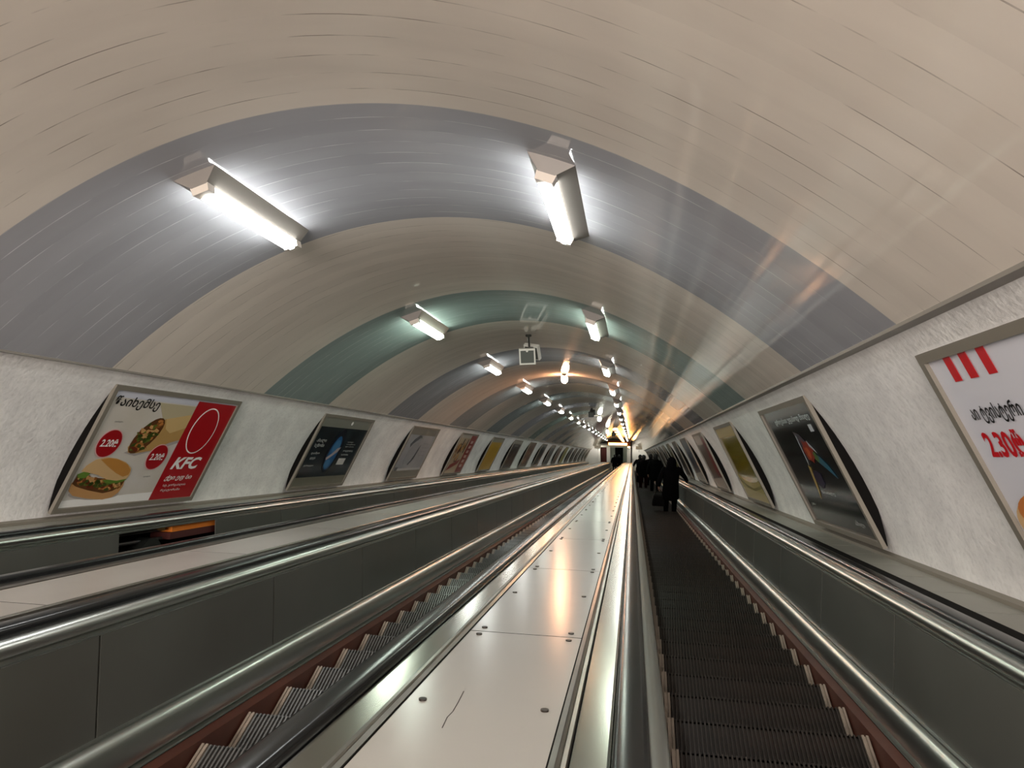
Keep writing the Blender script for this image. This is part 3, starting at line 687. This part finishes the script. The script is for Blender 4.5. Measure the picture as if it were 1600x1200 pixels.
flat('beige_foot', [(f, f), (PW - f, f), (PW - f, .16), (f, .2)], .002, PR('beige_foot', 'b8a878'), root)
root = poster(1, RS[3], 'grey poster with red slanted artwork, fourth on right wall', PR('warm_grey', '5c544c')); flat('red_art', [(1.1, .3), (1.75, .25), (1.75, 1.05), (1.3, 1.1)], .002, PR('red3', '6c2024'), root); flat('pale_foot', [(f, f), (PW - f, f), (PW - f, .28), (f, .2)], .002, PR('pale_foot', '9c948c'), root); flat('pale_head', rect(f, .95, 1.2, PHT - f), .002, PR('pale_foot', '9c948c'), root)
root = poster(1, RS[4], 'blue-grey poster with white foot, fifth on right wall', PR('blue_grey', '3c424e')); flat('white_foot', [(f, f), (PW - f, f), (PW - f, .3), (f, .22)], .002, PR('white_foot', 'a8aaa8'), root)
patchy(5, 'black poster, sixth on right wall beside the nearest rider', '121314', ['26282a'], 1)
patchy(6, 'dark olive poster, seventh on right wall', '4a4a24', ['5e5c30'], 1)
for k, c, c2, lb in ((7, '2c2e30', '404346', 'dark grey poster, eighth on right wall'), (8, '4a3c34', '6a5446', 'brown poster, ninth on right wall'), (9, '1c1f22', '2f3438', 'blackish poster, tenth on right wall'), (10, '3c4240', '525a56', 'green-grey poster, eleventh on right wall'), (11, '20201e', '3a3632', 'dark poster, twelfth on right wall'), (12, '4c4a3a', '66624a', 'khaki poster, thirteenth on right wall'), (13, '1e2226', '30363c', 'dark blue-grey poster, fourteenth on right wall'), (14, '332a26', '4c3e36', 'dark brown poster, fifteenth on right wall'), (15, '24282a', '3a4044', 'slate poster, sixteenth on right wall'), (16, '2e2a24', '4a4238', 'last dim poster on right wall by the bottom landing')):
    patchy(k, lb, c, [c2], 1)
# ------------------------------------------------------------------ lower landing: portal, booth, end wall
y0 = FY
CREAM = mat('cream_wall', (.62, .60, .54), .5)
b = MB()
yb = y0 + 4.6
b.box(-3.3, 3.3, yb, yb + .2, FZ, FZ + 4.2); tag(b.build('wall_end', mat('dim_end_wall', (.35, .33, .30), .6)), kind='structure')
root = empty('portal', (.25, y0 + .75, FZ)); tag(root, 'white portal frame at the foot of the tunnel under the orange sign', 'doorway'); bpy.context.view_layer.update()
yp = y0 + .75
for (x0, x1) in ((-1.05, -.70), (.95, 1.30)):
    b = MB(); b.box(x0, x1, yp - .15, yp + .15, FZ, FZ + 2.2); b.build('pillar', WHITEP, root)
b = MB(); b.box(-1.05, 1.30, yp - .15, yp + .15, FZ + 2.2, FZ + 2.5); b.build('lintel', CREAM, root)
b = MB(); b.box(-.70, .95, yp + .9, yp + 1.0, FZ, FZ + 2.2); b.build('back_screen', mat('pale_green_screen', (.45, .5, .44), .4), root)
b = MB(); b.box(-.25, .55, yp + .85, yp + .9, FZ + .1, FZ + 1.7); b.build('dark_opening', DARK, root)
root = empty('illuminated_sign', (.15, y0 + .6, FZ + 2.52)); tag(root, 'long glowing orange sign box over the portal at the bottom', 'sign'); bpy.context.view_layer.update()
b = MB(); b.box(-.95, 1.25, yp - .3, yp - .02, FZ + 2.52, FZ + 2.86); b.build('case', mat('dark_orange_case', (.35, .08, .02), .4), root)
b = MB(); b.box(-.85, .95, yp - .32, yp - .30, FZ + 2.56, FZ + 2.80); b.build('glowing_face', mat('sign_glow', (1, .6, .2), .4, emit=(1, .48, .12), es=7), root)
b = MB(); b.box(1.45, 3.25, yp + .1, yp + .3, FZ, FZ + 2.9); tag(b.build('wall_landing_right', WHITEP), kind='structure')
b = MB(); b.box(-3.2, -1.92, yp + .1, yp + .3, FZ, FZ + 2.4); tag(b.build('wall_landing_left', WHITEP), kind='structure')
root = empty('side_doorway', (-1.5, yp, FZ)); tag(root, 'dark red recess left of the portal at the bottom of the tunnel', 'doorway'); bpy.context.view_layer.update()
b = MB(); b.box(-1.66, -1.08, yp + .25, yp + .4, FZ, FZ + 2.15); b.build('dark_red_back', MAR, root)
b = MB(); b.box(-1.90, -1.68, yp - .1, yp + .24, FZ, FZ + 2.15); b.build('jamb', WHITEP, root)
b = MB(); b.box(-1.90, -1.07, yp - .1, yp + .24, FZ + 2.16, FZ + 2.4); b.build('lintel', CREAM, root)
# ------------------------------------------------------------------ lights added at the landing and under the vault (orange lamps, white panels)
def hall_light(x, yy, zz, size, e, col, rot, label):
    ld = bpy.data.lights.new('landing_lamp', 'AREA'); ld.size = size; ld.energy = e; ld.color = col
    return ld
root = empty('added_flood_lamp', (1.0, yp - .2, FZ + 2.3)); tag(root, 'added orange flood lamp at the sign box at the bottom', 'lamp'); bpy.context.view_layer.update()  # made-up lamp, throws orange light up the tunnel
b = MB(); b.box(1.0, 1.28, yp - .35, yp - .16, FZ + 2.3, FZ + 2.5); b.build('case', TRIM, root)
b = MB(); b.box(1.03, 1.25, yp - .362, yp - .35, FZ + 2.33, FZ + 2.47); b.build('glass', mat('added_flood_glow', (1, .6, .3), .4, emit=(1, .42, .12), es=25), root)
for i, (xx, yy) in enumerate(((-1.9, .0), (2.1, .0), (0.0, 3.9))):  # panels put in to brighten the landing
    root = empty('ceiling_light', (xx, y0 + yy, FZ + 3.0)); tag(root, 'white panel light added over the bottom landing, %s' % ('left side', 'right side', 'behind the portal')[i], 'ceiling light'); bpy.context.view_layer.update()
    zt = FZ + (2.5 if i < 2 else 2.9)
    b = MB(); b.box(xx - .3, xx + .3, y0 + yy - .3, y0 + yy + .3, zt, zt + .08); b.build('housing', WHITEP, root)
    b = MB(); b.box(xx - .27, xx + .27, y0 + yy - .27, y0 + yy + .27, zt - .01, zt); b.build('diffuser', mat('panel_glow', (1, 1, 1), .5, emit=(1, .93, .8), es=12), root)
    if i < 2:
        b = MB(); b.tube((xx, y0 + yy, zt + .08), (xx, y0 + yy, FZ + (T(0, vn(abs(xx)), SB).z - FZ) + .05), .015, 6); b.build('rod', TRIM, root)
def added_uplight(x, s, drop, label):  # lamps made up to wash the far vault orange
    base = T(x, vn(x), s); root = empty('added_uplight', base); tag(root, label, 'lamp', 'orange lamps added to tint the vault'); bpy.context.view_layer.update()
    z = Vector((0, 0, 1)); c = base - z * drop
    b = MB(); b.tube(base + z * .02, c, .008, 6); b.build('stem', TRIM, root)
    b = MB(); b.tube(c - z * .10, c, .05, 14, .13); b.build('bowl', TRIM, root)
    b = MB(); b.tube(c + z * .001, c + z * .006, .12, 14); b.build('glow', mat('added_uplight_glow', (1, .6, .3), .5, emit=(1, .36, .10), es=UPL), root)
UPL = 14.0
for i in range(9):
    added_uplight(.7, 31.5 + 3.3 * i, .5, 'added orange lamp bowl tinting the right half of the vault, %s one down' % ordn[i])
# ------------------------------------------------------------------ people
def skin_body(name, chains, m, root, sub=1):
    """chains: list of lists of (x, y, z, r); chain 0 starts at the pelvis; others start from the nearest existing vertex"""
    me = bpy.data.meshes.new(name); V, E, R = [], [], []
    def find(p):
        return min(range(len(V)), key=lambda i: (Vector(V[i]) - Vector(p)).length)
    for ci, ch in enumerate(chains):
        prev = None
        for j, (x, y, z, r) in enumerate(ch):
            if ci and j == 0: prev = find((x, y, z)); continue
            V.append((x, y, z)); R.append(r); i = len(V) - 1
            if prev is not None: E.append((prev, i))
            prev = i
    me.from_pydata(V, E, []); o = bpy.data.objects.new(name, me); C.objects.link(o)
    md = o.modifiers.new('Skin', 'SKIN'); md.use_smooth_shade = True
    if not me.skin_vertices: pass
    for i, sv in enumerate(me.skin_vertices[0].data): sv.radius = (R[i], R[i]); sv.use_root = (i == 0)
    sm = o.modifiers.new('Sub', 'SUBSURF'); sm.levels = sub; sm.render_levels = sub
    bpy.context.view_layer.update(); dg = bpy.context.evaluated_depsgraph_get()
    m2 = bpy.data.meshes.new_from_object(o.evaluated_get(dg)); bpy.data.objects.remove(o)
    m2.materials.clear(); m2.materials.append(m)
    for p in m2.polygons: p.use_smooth = True
    o = bpy.data.objects.new(name, m2); C.objects.link(o); o.parent = root; return o
def loft(name, rings, m, root, seg=16):
    b = MB()
    for (cx, cy, z, rx, ry) in rings:
        for k in range(seg):
            t = 2 * PI * k / seg; b.v.append(Vector((cx + rx * math.cos(t), cy + ry * math.sin(t), z)))
    for i in range(len(rings) - 1):
        for k in range(seg):
            k2 = (k + 1) % seg; b.f.append((i * seg + k, i * seg + k2, (i + 1) * seg + k2, (i + 1) * seg + k)); b.uv.append([(0, 0)] * 4); b.mi.append(0)
    for i in (0, len(rings) - 1):
        b.f.append(tuple(i * seg + k for k in range(seg))); b.uv.append([(0, 0)] * seg); b.mi.append(0)
    o = b.build(name, m, smooth=True); o.parent = root; return o
SKIN = mat('skin', (.42, .25, .18), .5)
def person(loc, H, yaw, label, coat, trous, hair, pose='stand', hand_r=None, hood=False, coat_len=.40, wide=1.0, hand_l=None):
    """H = height; local frame: x right, y ahead, z up, feet at z = 0"""
    k = H / 1.75
    root = empty('person', loc, Matrix.Rotation(yaw, 3, 'Z')); tag(root, label, 'person')
    root.matrix_basis = Matrix.Translation(loc) @ Matrix.Rotation(yaw, 4, 'Z')
    s = lambda *a: tuple(v * k for v in a)
    hr = hand_r or (.27, .06, .80); hl = hand_l or (-.27, .05, .80)
    el = lambda sh, ha: tuple((a + b) / 2 + c for a, b, c in zip(sh, ha, (.05 if ha[0] > 0 else -.05, -.07, -.02)))
    shr, shl = (.19, 0, 1.42), (-.19, 0, 1.42)
    spread = .11 if pose == 'stand' else .12
    fz = 0.0
    chains = [[s(0, 0, .95, .13), s(0, 0, 1.12, .125), s(0, .01, 1.30, .145), s(0, 0, 1.42, .085), s(0, .01, 1.52, .050), s(0, .015, 1.58, .07), s(0, .02, 1.65, .088), s(0, .01, 1.70, .07)],
              [s(0, .02, 1.65, .08), s(0, .115, 1.63, .016)]]
    for sd in (1, -1):
        ly = .10 if (pose == 'stride' and sd > 0) else (-.06 if pose == 'stride' else 0)
        chains.append([s(0, 0, .95, .1), s(sd * .09, 0, .90, .095), s(sd * spread, ly * .6 + .02, .50, .062), s(sd * spread, ly - .02, .30, .055), s(sd * spread, ly - .02, .09, .040), s(sd * spread, ly + .05, .045, .042), s(sd * (spread + .01), ly + .15, .035, .034)])
        sh = shr if sd > 0 else shl; ha = hr if sd > 0 else hl; e_ = el(sh, ha)
        chains.append([s(0, 0, 1.44, .1), s(*sh, .045), s(*e_, .040), s(*ha, .028)])
        # palm and five fingers
        d = (Vector(ha) - Vector(e_)).normalized(); side = Vector((0, 1, 0)) if abs(d.y) < .7 else Vector((0, 0, 1)); side = (side - d * side.dot(d)).normalized(); nrm = d.cross(side)
        palm = Vector(ha) + d * .07
        chains.append([s(*ha, .03), s(*palm, .026)])
        for fi, (o_, ln) in enumerate(((-.030, .060), (-.010, .075), (.010, .080), (.030, .068))):
            a_ = palm + side * o_ + d * .02; b_ = a_ + d * ln * .5 + nrm * .008; c_ = b_ + d * ln * .35 + nrm * .03
            chains.append([s(*palm, .03), s(*a_, .009), s(*b_, .008), s(*c_, .007)])
        a_ = Vector(ha) + d * .03 + side * .035; b_ = a_ + d * .035 + side * .015
        chains.append([s(*ha, .03), s(*a_, .010), s(*b_, .008)])
    body = skin_body('body', chains, SKIN, root)
    tm = mat('trousers_' + trous, hexc(trous), .9, spec=.05); cm_ = mat('coat_' + coat, hexc(coat), .95, spec=.05); hm_ = mat('hair_' + hair, hexc(hair), .7)
    # trousers
    for sd in (1, -1):
        ly = .10 if (pose == 'stride' and sd > 0) else (-.06 if pose == 'stride' else 0)
        loft('trouser_leg', [(sd * spread * k, (ly - .02) * k, .07 * k, .062 * k, .07 * k), (sd * spread * k, (ly - .02) * k, .30 * k, .072 * k, .08 * k), (sd * spread * k, (ly * .6 + .02) * k, .50 * k, .082 * k, .088 * k), (sd * .095 * k, ly * .3 * k, .75 * k, .105 * k, .11 * k), (sd * .08 * k, 0, .93 * k, .11 * k, .125 * k)], tm, root, 14)
        loft('shoe', [(sd * (spread + .005) * k, (ly + .055) * k, 0, .048 * k, .13 * k), (sd * (spread + .005) * k, (ly + .055) * k, .04 * k, .05 * k, .135 * k), (sd * spread * k, (ly + .0) * k, .09 * k, .048 * k, .07 * k)], mat('shoe_black', (.01, .01, .01), .5), root, 14)
    # coat body and sleeves
    cl = .95 - coat_len; w = wide
    loft('coat', [(0, 0, cl * k, .215 * k * w, .165 * k * w), (0, 0, (cl + .12) * k, .21 * k * w, .165 * k * w), (0, 0, 1.02 * k, .19 * k * w, .15 * k * w), (0, .0, 1.2 * k, .20 * k * w, .155 * k * w), (0, 0, 1.36 * k, .225 * k * w, .15 * k), (0, 0, 1.44 * k, .19 * k * w, .125 * k), (0, .0, 1.50 * k, .10 * k, .10 * k), (0, .005, 1.54 * k, .078 * k, .085 * k)], cm_, root, 20)
    for sd in (1, -1):
        sh = shr if sd > 0 else shl; ha = hr if sd > 0 else hl; e_ = el(sh, ha)
        wv_ = Vector(ha) + (Vector(e_) - Vector(ha)).normalized() * .02
        skin_body('sleeve', [[s(sh[0] * .75, sh[1], sh[2], .085), s(*sh, .095), s(*[(a + b_) / 2 for a, b_ in zip(sh, e_)], .078), s(*e_, .068), s(*[(a + b_) / 2 for a, b_ in zip(e_, wv_)], .058), s(*wv_, .048)]], cm_, root)
    if hood:
        loft('hood', [(0, -.01 * k, 1.47 * k, .15 * k, .13 * k), (0, -.02 * k, 1.55 * k, .125 * k, .125 * k), (0, -.015 * k, 1.64 * k, .125 * k, .13 * k), (0, -.01 * k, 1.71 * k, .11 * k, .12 * k), (0, -.005 * k, 1.765 * k, .06 * k, .07 * k)], cm_, root, 18)
    else:
        loft('hair', [(0, -.035 * k, 1.56 * k, .075 * k, .065 * k), (0, -.02 * k, 1.62 * k, .095 * k, .095 * k), (0, -.01 * k, 1.69 * k, .098 * k, .105 * k), (0, -.005 * k, 1.74 * k, .078 * k, .09 * k), (0, 0, 1.77 * k, .03 * k, .04 * k)], hm_, root, 18)
        for sd in (1, -1): loft('ear', [(sd * .088 * k, .02 * k, 1.61 * k, .008 * k, .012 * k), (sd * .094 * k, .02 * k, 1.64 * k, .012 * k, .022 * k), (sd * .092 * k, .02 * k, 1.675 * k, .008 * k, .014 * k)], SKIN, root, 8)
    return root
def tread(cx, x, s, noff):
    """point in the middle of the tread nearest slope distance s"""
    k = round((s - noff) / NT); sn = noff + k * NT; p = T(cx + x, -1.40, sn); return Vector((p.x, p.y - .16, p.z + .011))
p1 = tread(PITCH, .28, 18.9, 4.35)
hrp = T(PITCH + .695, -.641, 19.15) + Vector((0, 0, .02))
loc = hrp - p1; H1 = 1.66; kk = H1 / 1.75
person(p1, H1, 0, 'nearest rider on the right escalator, hooded black coat, right hand on rail', '08080a', '070708', '050505', hood=True, coat_len=.42, wide=1.08, hand_r=(.5, loc.y / kk, (loc.z) / kk + .0), hand_l=(-.31, .02, .84))
# bag hanging from her left hand
bp_ = p1 + Vector((-.31 * kk, -.02, 0))
root = empty('handbag', bp_ + Vector((0, 0, .30))); tag(root, 'black bag hanging from the left hand of the hooded rider', 'bag'); bpy.context.view_layer.update()
BAG = mat('bag_black', (.006, .006, .006), .8, spec=.1)
loft_root = root
b = MB(); z0 = p1.z + .28
b.hexa([(bp_.x - .17, bp_.y - .09, z0), (bp_.x + .17, bp_.y - .09, z0), (bp_.x + .17, bp_.y + .09, z0), (bp_.x - .17, bp_.y + .09, z0), (bp_.x - .13, bp_.y - .05, z0 + .30), (bp_.x + .13, bp_.y - .05, z0 + .30), (bp_.x + .13, bp_.y + .05, z0 + .30), (bp_.x - .13, bp_.y + .05, z0 + .30)])
ob = b.build('bag_body', BAG, root); md = ob.modifiers.new('Bevel', 'BEVEL'); md.width = .03; md.segments = 3
b = MB(); pts = [Vector((bp_.x + .09 * math.cos(t), bp_.y, z0 + .29 + .17 * math.sin(t))) for t in [PI * i / 8 for i in range(9)]]
for a_, c_ in zip(pts, pts[1:]): b.tube(a_, c_, .008, 6)
b.build('bag_handle', BAG, root)
person(tread(PITCH, .22, 29.5, 4.35), 1.80, 0, 'tall rider in black behind the hooded one, by the right handrail', '0a0a0a', '090a0c', '0a0806', coat_len=.30, wide=1.15)
person(tread(PITCH, -.20, 32.2, 4.35), 1.74, 0, 'rider in black coat with dark red trousers on the right escalator', '0b0b0c', '2a0c10', '080605', coat_len=.22, wide=1.05, pose='stride')
person(tread(PITCH, .18, 35.0, 4.35), 1.80, 0, 'rider in dark coat half hidden in the middle of the group', '0c0b0b', '0a0a0a', '070605', coat_len=.35, wide=1.1)
person(tread(PITCH, -.28, 38.5, 4.35), 1.76, 0, 'farthest rider at the left of the group, dark jacket, arm bent', '0b0c0d', '0c0d10', '070605', coat_len=.12, hand_l=(-.34, .14, 1.0))
for i, (xx, ss, lb) in enumerate(((-.18, 67.2, 'left of the two dark figures at the foot of the middle escalator'), (.24, 67.6, 'right of the two dark figures at the foot of the middle escalator'))):
    person(tread(0, xx, ss, 3.487), 1.78, 0, lb, '0a0a0b', '0a0a0a', '060505', coat_len=.4, wide=1.1)
